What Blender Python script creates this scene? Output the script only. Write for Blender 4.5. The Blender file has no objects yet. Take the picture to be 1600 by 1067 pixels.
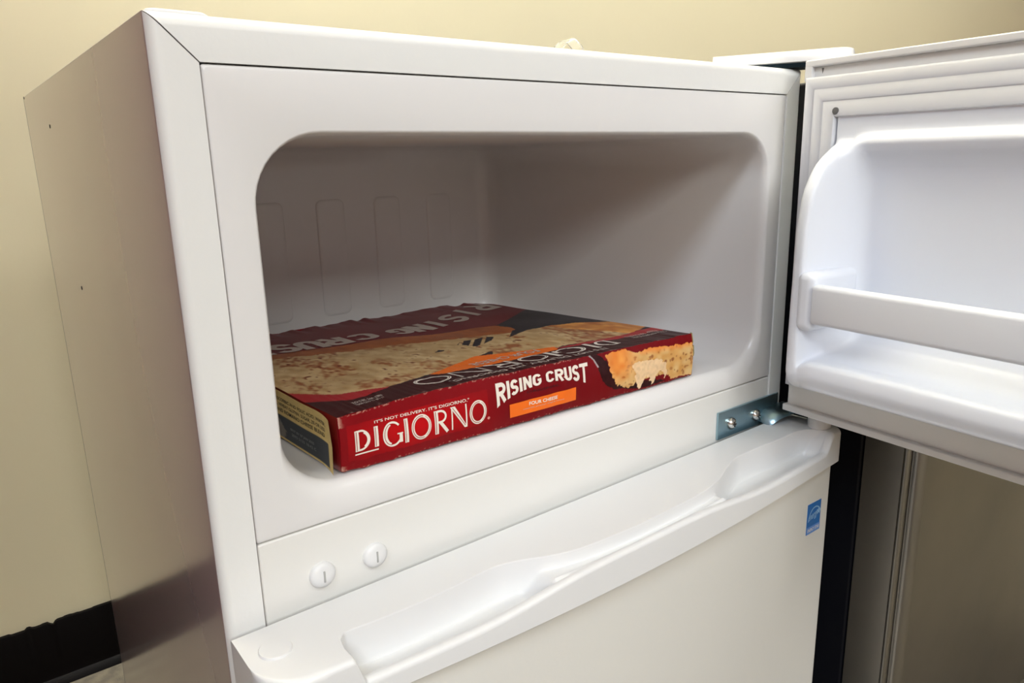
import bpy, bmesh, math
import numpy as np
from mathutils import Vector, Matrix

# ------------------------------------------------------------------ units
# Geometry is written in fridge widths (origin: front upper left corner of the
# white refrigerator, x right, y back, z up); S turns that into metres.
S = 0.5
ZF = -1.526                      # floor level in fridge widths
SC = bpy.context.scene
COL = SC.collection


def W(p):
    return Vector((p[0] * S, p[1] * S, (p[2] - ZF) * S))


# ------------------------------------------------------------------ camera
Rwc = Matrix(((0.78947282, -0.61332426, -0.0237912),
              (0.1660773, 0.17613848, 0.97025438),
              (-0.59089001, -0.76994064, 0.24091578)))
cam_d = bpy.data.cameras.new('camera')
cam = bpy.data.objects.new('camera', cam_d)
COL.objects.link(cam)
cam_d.sensor_fit = 'HORIZONTAL'
cam_d.sensor_width = 36.0
cam_d.lens = 1155.8 / 1600 * 36.0
cam_d.clip_start = 0.01
CAM = Vector((-0.1695, -0.7204, -0.1300))
cam.matrix_world = Matrix.Translation(W(CAM)) @ Rwc.transposed().to_4x4()
SC.camera = cam

# ------------------------------------------------------------------ world, lights, exposure
world = bpy.data.worlds.new('world')
SC.world = world
world.use_nodes = True
bg = world.node_tree.nodes['Background']
bg.inputs[0].default_value = (0.9, 0.93, 1.0, 1)
bg.inputs[1].default_value = 0.05


def area(name, loc, size, power, color, target=None):
    d = bpy.data.lights.new(name, 'AREA')
    d.shape = 'RECTANGLE'
    d.size, d.size_y = size
    d.energy = power
    d.color = color
    o = bpy.data.objects.new(name, d)
    COL.objects.link(o)
    o.location = loc
    if target is not None:
        o.rotation_euler = (Vector(target) - Vector(loc)).to_track_quat('-Z', 'Y').to_euler()
    return o


# ceiling luminaires and an added wall light (metres)
area('ceiling_lamp_front', (0.55, -2.1, 2.5), (1.8, 0.9), 27, (1.0, 0.99, 0.985))
area('ceiling_lamp_left', (-1.7, -1.3, 2.5), (1.2, 0.6), 42, (0.78, 0.88, 1.0))
area('added_wall_wash', (0.95, 0.45, 2.5), (2.9, 0.2), 96, (1.0, 0.99, 0.96), (0.95, 0.75, 2.36))  # added lamp that brightens the back wall, tilted away from the door
area('ceiling_lamp_far', (-1.2, -4.2, 2.5), (2.4, 2.2), 186, (0.965, 1.0, 0.985))

SC.view_settings.view_transform = 'Standard'
SC.view_settings.look = 'None'
SC.view_settings.gamma = 1.0
SC.view_settings.use_curve_mapping = False
SC.view_settings.exposure = 0.19


# ------------------------------------------------------------------ materials
def srgb(r, g, b):
    def f(c):
        c /= 255.0
        return c / 12.92 if c <= 0.04045 else ((c + 0.055) / 1.055) ** 2.4
    return (f(r), f(g), f(b))


def mat(name, col, rough=0.4, metal=0.0, bump=None, coat=0.0, vary=None, aniso=None, spec=0.5, trans=0.0, ior=1.5, emit=None):
    m = bpy.data.materials.new(name)
    m.use_nodes = True
    nt = m.node_tree
    p = nt.nodes['Principled BSDF']
    p.inputs['Base Color'].default_value = (*col, 1)
    p.inputs['Roughness'].default_value = rough
    p.inputs['Metallic'].default_value = metal
    p.inputs['Coat Weight'].default_value = coat
    p.inputs['Specular IOR Level'].default_value = spec
    p.inputs['Transmission Weight'].default_value = trans
    p.inputs['IOR'].default_value = ior
    tc = nt.nodes.new('ShaderNodeTexCoord')
    if bump:
        sc, st, det = bump
        n = nt.nodes.new('ShaderNodeTexNoise')
        n.inputs['Scale'].default_value = sc
        n.inputs['Detail'].default_value = det
        b = nt.nodes.new('ShaderNodeBump')
        b.inputs['Strength'].default_value = st
        b.inputs['Distance'].default_value = 0.001
        nt.links.new(tc.outputs['Object'], n.inputs['Vector'])
        nt.links.new(n.outputs['Fac'], b.inputs['Height'])
        nt.links.new(b.outputs['Normal'], p.inputs['Normal'])
    if vary:
        sc, c2, lo, hi = vary[:4]
        n = nt.nodes.new('ShaderNodeTexNoise')
        n.inputs['Scale'].default_value = sc
        n.inputs['Detail'].default_value = 5
        mp = nt.nodes.new('ShaderNodeMapping')
        if len(vary) > 4:
            mp.inputs['Scale'].default_value = vary[4]
        r = nt.nodes.new('ShaderNodeValToRGB')
        r.color_ramp.elements[0].position = lo
        r.color_ramp.elements[1].position = hi
        r.color_ramp.elements[0].color = (*col, 1)
        r.color_ramp.elements[1].color = (*c2, 1)
        nt.links.new(tc.outputs['Object'], mp.inputs['Vector'])
        nt.links.new(mp.outputs['Vector'], n.inputs['Vector'])
        nt.links.new(n.outputs['Fac'], r.inputs['Fac'])
        nt.links.new(r.outputs['Color'], p.inputs['Base Color'])
    return m


def print_mat(name, rough=0.35, coat=0.0):
    m = mat(name, (0.5, 0.5, 0.5), rough, coat=coat, spec=0.18, bump=(900, 0.05, 2))
    nt = m.node_tree
    a = nt.nodes.new('ShaderNodeVertexColor')
    a.layer_name = 'print'
    nt.links.new(a.outputs['Color'], nt.nodes['Principled BSDF'].inputs['Base Color'])
    return m


M_enamel = mat('white_enamel', (0.84, 0.84, 0.82), 0.30, bump=(260, 0.06, 2))
M_sidedim = mat('shaded_side_enamel', (0.44, 0.36, 0.35), 0.17, bump=(300, 0.02, 2), coat=1.0, ior=1.6)  # white enamel with the left side's shade put into its base colour
M_sidedim.node_tree.nodes['Principled BSDF'].inputs['Coat Roughness'].default_value = 0.14
M_sidedim.node_tree.nodes['Principled BSDF'].inputs['Coat IOR'].default_value = 1.6
M_liner = mat('liner_plastic', (0.79, 0.775, 0.765), 0.27)
M_plastic = mat('white_plastic', (0.79, 0.79, 0.79), 0.28)
M_slot = mat('slot_shade', (0.42, 0.42, 0.41), 0.6)
M_doorin = mat('door_liner_plastic', (0.77, 0.795, 0.855), 0.36)
M_gasket = mat('gasket_vinyl', (0.68, 0.69, 0.725), 0.5)
M_door = mat('door_enamel', (0.76, 0.745, 0.695), 0.30, bump=(260, 0.06, 2))
M_warm = mat('mullion_enamel', (0.81, 0.80, 0.765), 0.35, bump=(260, 0.05, 2))
M_dark = mat('dark_gap', (0.02, 0.02, 0.022), 0.7)
M_greyslot = mat('slot_grey', (0.12, 0.12, 0.12), 0.6)
M_zinc = mat('blue_zinc_steel', (0.36, 0.52, 0.60), 0.28, metal=1.0, bump=(60, 0.1, 3))
M_screw = mat('screw_steel', (0.75, 0.75, 0.72), 0.2, metal=1.0)
M_steel = mat('brushed_stainless', (0.32, 0.31, 0.295), 0.32, metal=1.0,
              vary=(6.0, (0.41, 0.39, 0.36), 0.3, 0.7, (1, 1, 1)), bump=(40, 0.03, 2))
M_black = mat('black_cabinet', (0.0025, 0.003, 0.006), 0.5, spec=0.25)
M_wall = mat('cream_wall_paint', srgb(236, 227, 194), 0.55, bump=(120, 0.12, 3),
             vary=(1.3, srgb(232, 223, 190), 0.4, 0.7))
M_wallplain = mat('brown_wall_paint', srgb(128, 104, 96), 0.7, bump=(120, 0.12, 3))
M_maroon = mat('shade_wall_maroon', srgb(92, 44, 44), 0.6, bump=(120, 0.12, 3))
M_base = mat('black_rubber_base', (0.0012, 0.0004, 0.0004), 0.55, spec=0.12)
M_caulk = mat('base_caulk', srgb(180, 170, 140), 0.6)
M_floor = mat('taupe_carpet', srgb(122, 114, 98), 0.95, bump=(700, 0.8, 4), vary=(60, srgb(98, 92, 80), 0.35, 0.65))
M_ceil = mat('ceiling_tile', (0.8, 0.8, 0.78), 0.8, bump=(300, 0.3, 3))
M_clear = mat('clear_plastic', (0.97, 0.97, 0.95), 0.12, trans=0.92, ior=1.35)
M_red = mat('box_red', srgb(132, 14, 22), 0.35, coat=0.2)
M_kraft = mat('box_kraft', srgb(150, 138, 96), 0.75)
M_white = mat('print_white', srgb(238, 228, 215), 0.4)
M_whitedim = mat('print_pale', srgb(200, 186, 176), 0.4)
M_redline = mat('print_red', srgb(150, 14, 20), 0.4)
M_orange = mat('print_orange', srgb(244, 112, 22), 0.4)
M_darkprint = mat('print_dark', srgb(70, 8, 14), 0.4)
M_ink = mat('print_black', srgb(44, 36, 20), 0.6)
M_greyink = mat('print_grey', srgb(128, 130, 132), 0.5)
M_blue = mat('label_blue', srgb(24, 104, 176), 0.35)
M_paleblue = mat('label_pale_blue', srgb(150, 190, 226), 0.35)
M_midblue = mat('label_mid_blue', srgb(96, 142, 208), 0.35)
M_print = print_mat('printed_card')
M_flap = print_mat('printed_flap', 0.55, 0.0)


# ------------------------------------------------------------------ builders
def root_loc(o):
    v = Vector((0, 0, 0))
    while o is not None:
        v += o.location
        o = o.parent
    return v


def build(name, verts, faces, m, parent=None, smooth=30, wn=False, origin=None, raw=False):
    """verts in fridge widths -> one mesh object whose origin is its root's."""
    if parent is not None:
        org = root_loc(parent)
    else:
        org = W(origin) if origin is not None else Vector((0, 0, 0))
    me = bpy.data.meshes.new(name)
    me.from_pydata([tuple(W(v) - org) for v in verts], [], [tuple(f) for f in faces])
    me.validate()
    bm = bmesh.new()
    bm.from_mesh(me)
    bmesh.ops.recalc_face_normals(bm, faces=bm.faces)
    bm.to_mesh(me)
    bm.free()
    return finish(name, me, m, parent, smooth, wn, org)


def finish(name, me, m, parent, smooth, wn, org):
    me.materials.append(m)
    if smooth:
        me.shade_smooth()
        me.set_sharp_from_angle(angle=math.radians(smooth))
    o = bpy.data.objects.new(name, me)
    COL.objects.link(o)
    if parent is not None:
        o.parent = parent
    else:
        o.location = org
    if wn:
        md = o.modifiers.new('weighted_normal', 'WEIGHTED_NORMAL')
        md.keep_sharp = True
    return o


def from_bm(name, bm, m, parent=None, smooth=40, wn=True, origin=None):
    org = root_loc(parent) if parent is not None else (W(origin) if origin is not None else Vector((0, 0, 0)))
    for v in bm.verts:
        v.co = W(v.co) - org
    bmesh.ops.recalc_face_normals(bm, faces=bm.faces)
    me = bpy.data.meshes.new(name)
    bm.to_mesh(me)
    bm.free()
    return finish(name, me, m, parent, smooth, wn, org)


def prism_bm(poly, axis, a, b, bev=0.0, seg=2):
    """polygon in the two other axes, extruded along axis from a to b."""
    def mk(p, t):
        if axis == 'z':
            return (p[0], p[1], t)
        if axis == 'y':
            return (p[0], t, p[1])
        return (t, p[0], p[1])
    bm = bmesh.new()
    A = [bm.verts.new(mk(p, a)) for p in poly]
    B = [bm.verts.new(mk(p, b)) for p in poly]
    n = len(poly)
    bm.faces.new(A)
    bm.faces.new(B[::-1])
    for i in range(n):
        bm.faces.new((A[i], B[i], B[(i + 1) % n], A[(i + 1) % n]))
    bmesh.ops.recalc_face_normals(bm, faces=bm.faces)
    if bev:
        es = [e for e in bm.edges if len(e.link_faces) == 2 and e.calc_face_angle() > 0.6]
        bmesh.ops.bevel(bm, geom=es, offset=bev, segments=seg, affect='EDGES', profile=0.5, clamp_overlap=True)
    return bm


def box_bm(x0, x1, y0, y1, z0, z1, bev=0.0, seg=2):
    return prism_bm([(x0, y0), (x1, y0), (x1, y1), (x0, y1)], 'z', z0, z1, bev, seg)


def box(name, x0, x1, y0, y1, z0, z1, m, parent=None, bev=0.0, seg=2, origin=None):
    return from_bm(name, box_bm(x0, x1, y0, y1, z0, z1, bev, seg), m, parent, origin=origin)


def xform(bm, f):
    for v in bm.verts:
        v.co = f(v.co)
    return bm


def thing(name, loc, label, cat, group=None):
    o = bpy.data.objects.new(name, None)
    COL.objects.link(o)
    o.location = W(loc)
    o['label'] = label
    o['category'] = cat
    if group:
        o['group'] = group
    bpy.context.view_layer.update()
    return o


def rrect(x0, x1, z0, z1, r, n=8):
    pts = []
    for cx, cz, a0 in ((x1 - r, z1 - r, 0), (x0 + r, z1 - r, 90), (x0 + r, z0 + r, 180), (x1 - r, z0 + r, 270)):
        for i in range(n + 1):
            a = math.radians(a0 + 90 * i / n)
            pts.append((cx + r * math.cos(a), cz + r * math.sin(a)))
    return pts


def loft(rings, closed=True, cap0=False, cap1=False):
    n = len(rings[0])
    V = [p for r in rings for p in r]
    F = []
    for j in range(len(rings) - 1):
        for i in range(n if closed else n - 1):
            k = (i + 1) % n
            F.append((j * n + i, j * n + k, (j + 1) * n + k, (j + 1) * n + i))
    if cap0:
        F.append(tuple(range(n))[::-1])
    if cap1:
        F.append(tuple((len(rings) - 1) * n + i for i in range(n)))
    return V, F


def catmull(keys, x):
    """keys: sorted [(x, y)], Catmull-Rom style Hermite through them."""
    if x <= keys[0][0]:
        return keys[0][1]
    if x >= keys[-1][0]:
        return keys[-1][1]
    for i in range(len(keys) - 1):
        if x <= keys[i + 1][0]:
            break
    x0, y0 = keys[i]
    x1, y1 = keys[i + 1]
    h = x1 - x0
    def slope(j):
        if j <= 0 or j >= len(keys) - 1:
            return 0
        d0 = (keys[j][1] - keys[j - 1][1]) / (keys[j][0] - keys[j - 1][0])
        d1 = (keys[j + 1][1] - keys[j][1]) / (keys[j + 1][0] - keys[j][0])
        return 0 if d0 * d1 <= 0 else 2 * d0 * d1 / (d0 + d1)
    m0, m1 = slope(i) * h, slope(i + 1) * h
    t = (x - x0) / h
    return (y0 * (2 * t**3 - 3 * t**2 + 1) + m0 * (t**3 - 2 * t**2 + t) + y1 * (-2 * t**3 + 3 * t**2) + m1 * (t**3 - t**2))


def sstep(a, b, x):
    t = max(0.0, min(1.0, (x - a) / (b - a)))
    return t * t * (3 - 2 * t)


def disc_rings(cx, cz, prof, n=32, y_of=None):
    """lathe about a y axis: prof = [(radius, y)]"""
    return [[(cx + r * math.cos(2 * math.pi * i / n), y, cz + r * math.sin(2 * math.pi * i / n)) for i in range(n)] for r, y in prof]


# ------------------------------------------------------------------ room
def structure(o):
    o['kind'] = 'structure'
    return o


XL, XR, YB, YF, ZC = -6.0, 8.0, 1.5, -12.0, 3.7
structure(box('wall_back', XL, XR, YB, YB + 0.2, ZF, ZC, M_wall))
structure(box('floor', XL, XR, YF, YB, ZF - 0.1, ZF, M_floor))
structure(box('ceiling', XL, XR, YF, YB, ZC, ZC + 0.1, M_ceil))
structure(box('wall_left', XL - 0.2, XL, YF, YB, ZF, ZC, M_wallplain))
structure(box('wall_right', XR, XR + 0.2, YF, YB, ZF, ZC, M_wallplain))
structure(box('wall_front', XL, XR, YF - 0.2, YF, ZF, ZC, M_wallplain))
SHADE_WALL = True
if SHADE_WALL:
    structure(box('added_shade_wall', -0.80, -0.55, -0.45, YB, ZF, 1.3, M_maroon))  # added unseen wall that keeps light off the refrigerator's left side

# baseboard: rubber cove base with a ragged top edge and a flared toe
rng = np.random.RandomState(4)
xs = np.concatenate([np.arange(-0.62, 0.3, 0.006), np.linspace(0.3, XR, 60)])
ztop = []
chip = np.round(rng.rand(60) * 2) / 2
for x in xs:
    z = -1.3405 + 0.003 * (chip[int((x + 0.62) / 0.018) % 60] - 0.5) * (x < 0.3)
    if -0.103 < x < -0.084:
        z -= 0.012 * (1 - abs(x + 0.0935) / 0.0095)
    if -0.155 < x < -0.14:
        z += 0.004
    ztop.append(z)
rings = []
for x, z in zip(xs, ztop):
    rings.append([(x, YB, z), (x, YB - 0.010, z), (x, YB - 0.012, z - 0.004), (x, YB - 0.012, -1.49), (x, YB - 0.016, -1.508),
                  (x, YB - 0.034, -1.520), (x, YB - 0.036, ZF), (x, YB, ZF)])
V, F = loft(rings, True, True, True)
structure(build('baseboard_back', V, F, M_base, smooth=40))

# ------------------------------------------------------------------ white refrigerator
FR = thing('refrigerator', (0.5, 0.48, ZF), 'white two door refrigerator with its freezer door standing open', 'refrigerator')
D = 0.966
ZB = -1.49


def arc(cx, cy, r, a0, a1, n=6):
    return [(cx + r * math.cos(math.radians(a0 + (a1 - a0) * i / n)), cy + r * math.sin(math.radians(a0 + (a1 - a0) * i / n))) for i in range(n + 1)]


G = 0.0009
for sgn in (0, 1):
    prof = [(0, D)] + [(x, y) for x, y in arc(0.010, 0.010, 0.010, 180, 270)] + [(0.0405, 0), (0.0405, 0.02), (0.02, 0.022), (0.02, D)]
    fx = (lambda x: x) if sgn == 0 else (lambda x: 1 - x)
    lo = [(fx(x), y, ZB) for x, y in prof]
    hi = [(fx(x), y, -x - G) for x, y in prof]
    V, F = loft([lo, hi], True, True, True)
    sp = build('side_panel', V, F, M_sidedim if sgn == 0 else M_enamel, FR, smooth=35)
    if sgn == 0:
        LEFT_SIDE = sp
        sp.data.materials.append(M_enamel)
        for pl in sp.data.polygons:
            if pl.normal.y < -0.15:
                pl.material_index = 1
# top panel with front flange, mitred at both ends
prof = [(D, 0)] + arc(0.012, -0.012, 0.012, 90, 180) + [(0, -0.0405), (0.02, -0.0405), (0.022, -0.02), (D, -0.02)]
V, F = loft([[(-z + G, y, z) for y, z in prof], [(1 + z - G, y, z) for y, z in prof]], True, True, True)
build('top_panel', V, F, M_enamel, FR, smooth=35)
box('back_panel', 0.0, 1.0, D - 0.004, D, ZB, -0.004, M_greyslot, FR)
box('cabinet_core', 0.021, 0.979, 0.022, D - 0.01, ZB + 0.002, -0.545, M_liner, FR)
# cover plug over the unused upper left hinge holes
V, F = loft([[(x, y, z) for x, y in rrect(0.004 + i, 0.058 - i * 1.6, 0.010 + i, 0.09, 0.008, 5)] for i, z in ((0, -0.001), (0, 0.001), (0.002, 0.0030), (0.006, 0.0036))], True, False, True)
build('hinge_hole_cover', V, F, M_plastic, FR, smooth=60)
# paint chips on the left side
for (y, z, r) in ((0.677, -0.065, 0.0034), (0.622, -0.315, 0.0034), (0.955, -0.002, 0.003)):
    V = [(-0.0004, y + 1.5 * r * math.cos(a), z + r * math.sin(a)) for a in np.linspace(0, 2 * math.pi, 8)[:-1]]
    build('paint_chip', V, [tuple(range(7))], M_dark, LEFT_SIDE, smooth=0)

# freezer liner: seam flange, face, rolled opening, tapered tub
FX = -0.009


def lring(x0, x1, z0, z1, r, y, tilt=True):
    out = []
    for x, z in rrect(x0, x1, z0, z1, r, 10):
        if tilt:
            k = sstep(-0.30, -0.46, z) if z < -0.30 else 0
            z += FX * (x - 0.16) * k
        out.append((x, y, z))
    return out


sx0, sx1, sz0, sz1 = 0.0419, 0.9583, -0.5166, -0.0418
R = [lring(sx0, sx1, sz0, sz1, 0.003, 0.018, False), lring(sx0, sx1, sz0, sz1, 0.003, 0.0035, False),
     lring(sx0 + .0008, sx1 - .0008, sz0 + .0008, sz1 - .0008, 0.003, 0.0018, False),
     lring(sx0 + .003, sx1 - .003, sz0 + .003, sz1 - .003, 0.004, 0.001, False)]
o0 = (0.0755, 0.9260, -0.5060, -0.0985)       # where the roll starts on the face
o1 = (0.0815, 0.9180, -0.4765, -0.1040)       # throat of the opening
for i in range(0, 9):
    a = math.radians(90 * i / 8)
    s_, c_ = math.sin(a), 1 - math.cos(a)
    q = [o0[k] + (o1[k] - o0[k]) * s_ for k in range(4)]
    R.append(lring(q[0], q[1], q[2], q[3], 0.075 - 0.008 * s_, 0.001 + 0.017 * c_, True))
YD = 0.765


def floor_z(y):
    return -0.4765 - 0.052 * (y - 0.018)


for y in (0.06, 0.2, 0.4, 0.6):
    t = (y - 0.018) / (YD - 0.018)
    R.append(lring(o1[0] + 0.006 * t, o1[1] - 0.012 * t, floor_z(y), o1[3] + 0.002 * t, 0.067 - 0.03 * t, y))
xb0, xb1, zb1 = o1[0] + 0.006, o1[1] - 0.012, o1[3] + 0.002
rb = 0.045
for i in range(0, 8):
    a = math.radians(90 * i / 7)
    ins = rb * (1 - math.cos(a))
    y = YD - rb + rb * math.sin(a)
    R.append(lring(xb0 + ins, xb1 - ins, floor_z(y) + ins, zb1 - ins, max(0.006, 0.06 - ins * 0.9), y))
V, F = loft(R, True, False, True)
LINER = build('freezer_liner', V, F, M_liner, FR, smooth=50)
# embossed ribs on the rear wall of the tub
for k in range(5):
    cx = 0.2275 + 0.134 * k
    V, F = loft([[(x, YD - dy, z) for x, z in rrect(cx - 0.033 + i, cx + 0.033 - i, -0.455 + i * 2, -0.205 - i, 0.014, 4)]
                 for i, dy in ((0, -0.001), (0.0015, 0.0012), (0.004, 0.0022), (0.008, 0.0026))], True, False, True)
    build('rear_rib', V, F, M_liner, LINER, smooth=60)

# mullion rail with plug caps
FR_mull = from_bm('mullion_rail', box_bm(0.0420, 0.9590, 0.0022, 0.0187, -0.66, -0.5182, 0.0028, 3), M_warm, FR)
for cx in (0.1085, 0.1740):
    r = 0.0150
    V, F = loft(disc_rings(cx, -0.577, [(r, 0.003), (r, -0.0015), (r * .95, -0.0028), (r * .75, -0.0045), (r * .4, -0.0058), (0.001, -0.0062)]), True, False, True)
    pc = build('plug_cap', V, F, M_plastic, FR_mull, smooth=60)
    box('screw_slot', cx - 0.0011, cx + 0.0011, -0.0068, -0.003, -0.577 - 0.0068, -0.577 + 0.0068, M_slot, FR_mull, 0.0004, 1)

# hinge between the doors
HB = from_bm('hinge_bracket', box_bm(0.813, 0.985, -0.0030, 0.002, -0.6005, -0.5525, 0.0012, 2), M_zinc, FR)
# curved tongue: horizontal arm with an upturned root
rings = []
for x in (0.925, 0.932, 0.94, 0.955, 0.97, 0.985, 1.0):
    f = sstep(0.92, 0.945, x)
    zt_ = -0.590 + 0.017 * f
    rings.append([(x, -0.002, zt_), (x, -0.012, zt_ - 0.0005), (x, -0.020 - 0.012 * f, zt_ - 0.004), (x, -0.024 - 0.014 * f, zt_ - 0.010),
                  (x, -0.019 - 0.014 * f, zt_ - 0.010), (x, -0.016 - 0.012 * f, zt_ - 0.007), (x, -0.010, zt_ - 0.0045), (x, -0.002, zt_ - 0.004)])
V, F = loft(rings, True, True, True)
build('hinge_arm', V, F, M_zinc, FR, smooth=50)
box('hinge_arm', 0.975, 1.003, -0.095, -0.030, -0.5800, -0.5765, M_zinc, FR, 0.0010, 2)
for cx, cz in ((0.8456, -0.5770), (0.9153, -0.5785)):
    r = 0.0105
    V, F = loft(disc_rings(cx, cz, [(r, -0.003), (r, -0.005), (r * .9, -0.0085), (r * .55, -0.0112), (r * .15, -0.012)], 20), True, False, True)
    sw = build('screw', V, F, M_screw, FR, smooth=50)
    for a, b in ((0.0045, 0.0009), (0.0009, 0.0045)):
        box('screw_recess', cx - a, cx + a, -0.0125, -0.0105, cz - b, cz + b, M_dark, sw)
# white top hinge cover running from the cabinet top out over the pivot
dirv = Vector((0.0898, -0.177)).normalized()
nrm = Vector((-dirv.y, dirv.x))            # to the right of the arm
P_end = Vector((1.0008, -0.0837))
P_bk = P_end - dirv * 0.215


def cover_ring(ins, z):
    a = P_bk + nrm * ins
    b = P_end + nrm * ins - dirv * ins
    pts = []
    r = 0.018
    base = [a, b - dirv * r]
    pts += [(p.x, p.y, z) for p in base]
    c = b - dirv * r + nrm * r
    for i in range(1, 7):
        ang = math.radians(15 * i)
        p = c - nrm * r * math.cos(ang) + dirv * r * math.sin(ang)
        pts.append((p.x, p.y, z))
    e = b + nrm * (0.085 - ins * 2)
    pts += [(e.x, e.y, z), (P_bk.x + nrm.x * (0.085 - ins), P_bk.y + nrm.y * (0.085 - ins), z)]
    return pts


V, F = loft([cover_ring(0.0, 0.0085), cover_ring(0.0, 0.0215), cover_ring(0.0015, 0.0242), cover_ring(0.005, 0.0255)], True, True, True)
HC = build('hinge_cover', V, F, M_plastic, FR, smooth=40)
V, F = loft([[(p[0], p[1], z) for p in cover_ring(0.016, 0)] for z in (0.0015, 0.0080)], True, True, True)
build('hinge_plate', V, F, mat('dark_teal_steel', (0.02, 0.05, 0.07), 0.4, metal=0.6), FR, smooth=30)
for a in (0.05, 0.12):
    p = P_bk + dirv * (0.18 + a) + nrm * 0.042
# feet
for x in (0.07, 0.93):
    for y in (0.08, 0.88):
        V, F = loft([[(x + r * math.cos(t), y + r * math.sin(t), z) for t in np.linspace(0, 2 * math.pi, 17)[:-1]] for r, z in ((0.022, ZF), (0.026, ZF + 0.004), (0.026, ZF + 0.016), (0.011, ZF + 0.018), (0.011, ZB + 0.002))], True, True, True)
        build('levelling_foot', V, F, M_black, FR)

# ------------------------------------------------------------------ lower door with its recessed handle cap
def door_top(x):
    return -0.603 + 0.009 * x


def y_front(x):
    b = 1 - ((x - 0.5) / 0.5) ** 2
    y = -0.119 - 0.021 * max(0, b)
    r = 0.045
    if x < r:
        y = y + r - math.sqrt(max(0, r * r - (r - x) ** 2))
    rr = 0.012
    if x > 1.005 - rr:
        y = y + rr - math.sqrt(max(0, rr * rr - (x - 1.005 + rr) ** 2))
    return y


yb_keys = [(0.0, -0.112), (0.083, -0.105), (0.088, -0.086), (0.098, -0.078), (0.14, -0.0815), (0.19, -0.083), (0.24, -0.081), (0.285, -0.0785),
           (0.315, -0.085), (0.355, -0.1025), (0.39, -0.113), (0.44, -0.118), (0.5, -0.1205), (0.56, -0.119), (0.63, -0.115), (0.68, -0.105),
           (0.73, -0.085), (0.775, -0.0715), (0.82, -0.071), (0.88, -0.0735), (0.93, -0.073), (0.955, -0.080), (0.966, -0.092), (0.974, -0.105), (1.01, -0.112)]


def cap_profile(x):
    zt = door_top(x)
    yf = y_front(x)
    yb = -0.012
    k = sstep(0.084, 0.097, x) * (1 - sstep(0.945, 0.975, x))
    bump = math.exp(-((x - 0.5) / 0.2) ** 4)
    Yb = max(yf + 0.018, catmull(yb_keys, x))
    if x < 0.06:
        Yb = yf + (yb - yf) * 0.45
    lipw = 0.014 - 0.002 * bump
    Yl = min(Yb - 0.004, yf + lipw)
    if x < 0.06 or x > 0.985:
        Yl = yf + (yb - yf) * 0.25
    pocket = 1 - sstep(0.318, 0.346, x) * (1 - sstep(0.664, 0.692, x))
    d = (0.018 + 0.027 * pocket) * k
    lz = (0.029 - 0.015 * bump) * k
    zbt = -0.655 - 0.006 * max(0, 1 - ((x - 0.45) / 0.45) ** 2)
    P = [(yb, zbt), (yb, zt - 0.003), (yb - 0.003, zt)]
    P += [(Yb + 0.0022, zt), (Yb + 0.0007, zt - 0.0006 * k), (Yb, zt - 0.0022 * k)]
    for f, g in ((0.01, 0.45), (0.05, 0.84), (0.12, 0.96), (0.25, 1.0), (0.80, 1.0), (0.93, 0.93)):
        P.append((Yb + (Yl - Yb) * f, zt - lz * (f > .8) * 0 - d * g))
    zl = zt - lz
    lip0 = max(zl - 0.006 * k, zt - d * 0.93) if k > 0 else zt
    P.append((Yl, min(zl, lip0)))
    e = min(0.012, (Yl - yf) * 0.5)
    P += [(Yl - 0.3 * e, zl - 0.0012 * k), (Yl - e * 0.8, zl)]
    rf = min(0.008, (Yl - yf) * 0.45)
    for i in range(0, 6):
        a = math.radians(90 * i / 5)
        P.append((yf + rf - rf * math.sin(a), zl - rf + rf * math.cos(a)))
    P += [(yf, zl - 0.016), (yf, zbt + 0.004), (yf + 0.004, zbt), (yb, zbt - 0.0)]
    return P


xs = sorted(set([round(v, 5) for v in list(0.045 * (1 - np.cos(np.linspace(0, math.pi / 2, 12)))) + list(np.linspace(0.045, 0.082, 5))
                 + list(np.linspace(0.083, 0.104, 15)) + list(np.linspace(0.11, 0.31, 24)) + list(np.linspace(0.315, 0.35, 14)) + list(np.linspace(0.36, 0.655, 34)) + list(np.linspace(0.66, 0.696, 14)) + list(np.linspace(0.70, 0.94, 28)) + list(np.linspace(0.944, 0.985, 16))
                 + list(1.005 - 0.02 * (1 - np.sin(np.linspace(0, math.pi / 2, 10))))]))
rings = [[(x, y, z) for y, z in cap_profile(x)] for x in xs]
V, F = loft(rings, True, True, True)
bpts = arc(0.016, -0.104, 0.012, 180, 270, 5)
LD = from_bm('lower_door', prism_bm([(0.004, -0.012)] + bpts + arc(0.974, -0.104, 0.012, 270, 360, 5) + [(0.986, -0.012)], 'z', ZB + 0.02, -0.6525), M_door, FR, smooth=35, wn=False)
CAP = build('door_cap', V, F, M_plastic, LD, smooth=42, wn=True)
V, F = loft([[(0.0300 + r * math.cos(t), -0.0590 + r * math.sin(t), z) for t in np.linspace(0, 2 * math.pi, 33)[:-1]]
             for r, z in ((0.0165, -0.606), (0.0165, -0.6012), (0.0158, -0.6003), (0.012, -0.6002))], True, False, True)
build('plug_cap', V, F, M_plastic, LD, smooth=50)
box('door_gasket', 0.01, 0.975, -0.0115, -0.0005, -1.44, -0.665, M_gasket, LD, 0.003)
# pivot bushing under the freezer door
V, F = loft([[(0.985 + r * math.cos(t), -0.085 + r * math.sin(t), z) for t in np.linspace(0, 2 * math.pi, 25)[:-1]]
             for r, z in ((0.019, -0.5955), (0.019, -0.578), (0.016, -0.575), (0.010, -0.566))], True, True, True)
build('pivot_bushing', V, F, M_plastic, LD, smooth=50)

# energy label on the lower door
yl = -0.1166
lx0, lx1, lz0, lz1 = 0.9135, 0.9545, -0.7655, -0.7095


def flat_poly(name, pts, m, parent, y, ring=False):
    return build(name, [(x, y, z) for x, z in pts], [tuple(range(len(pts)))], m, parent, smooth=0)


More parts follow.
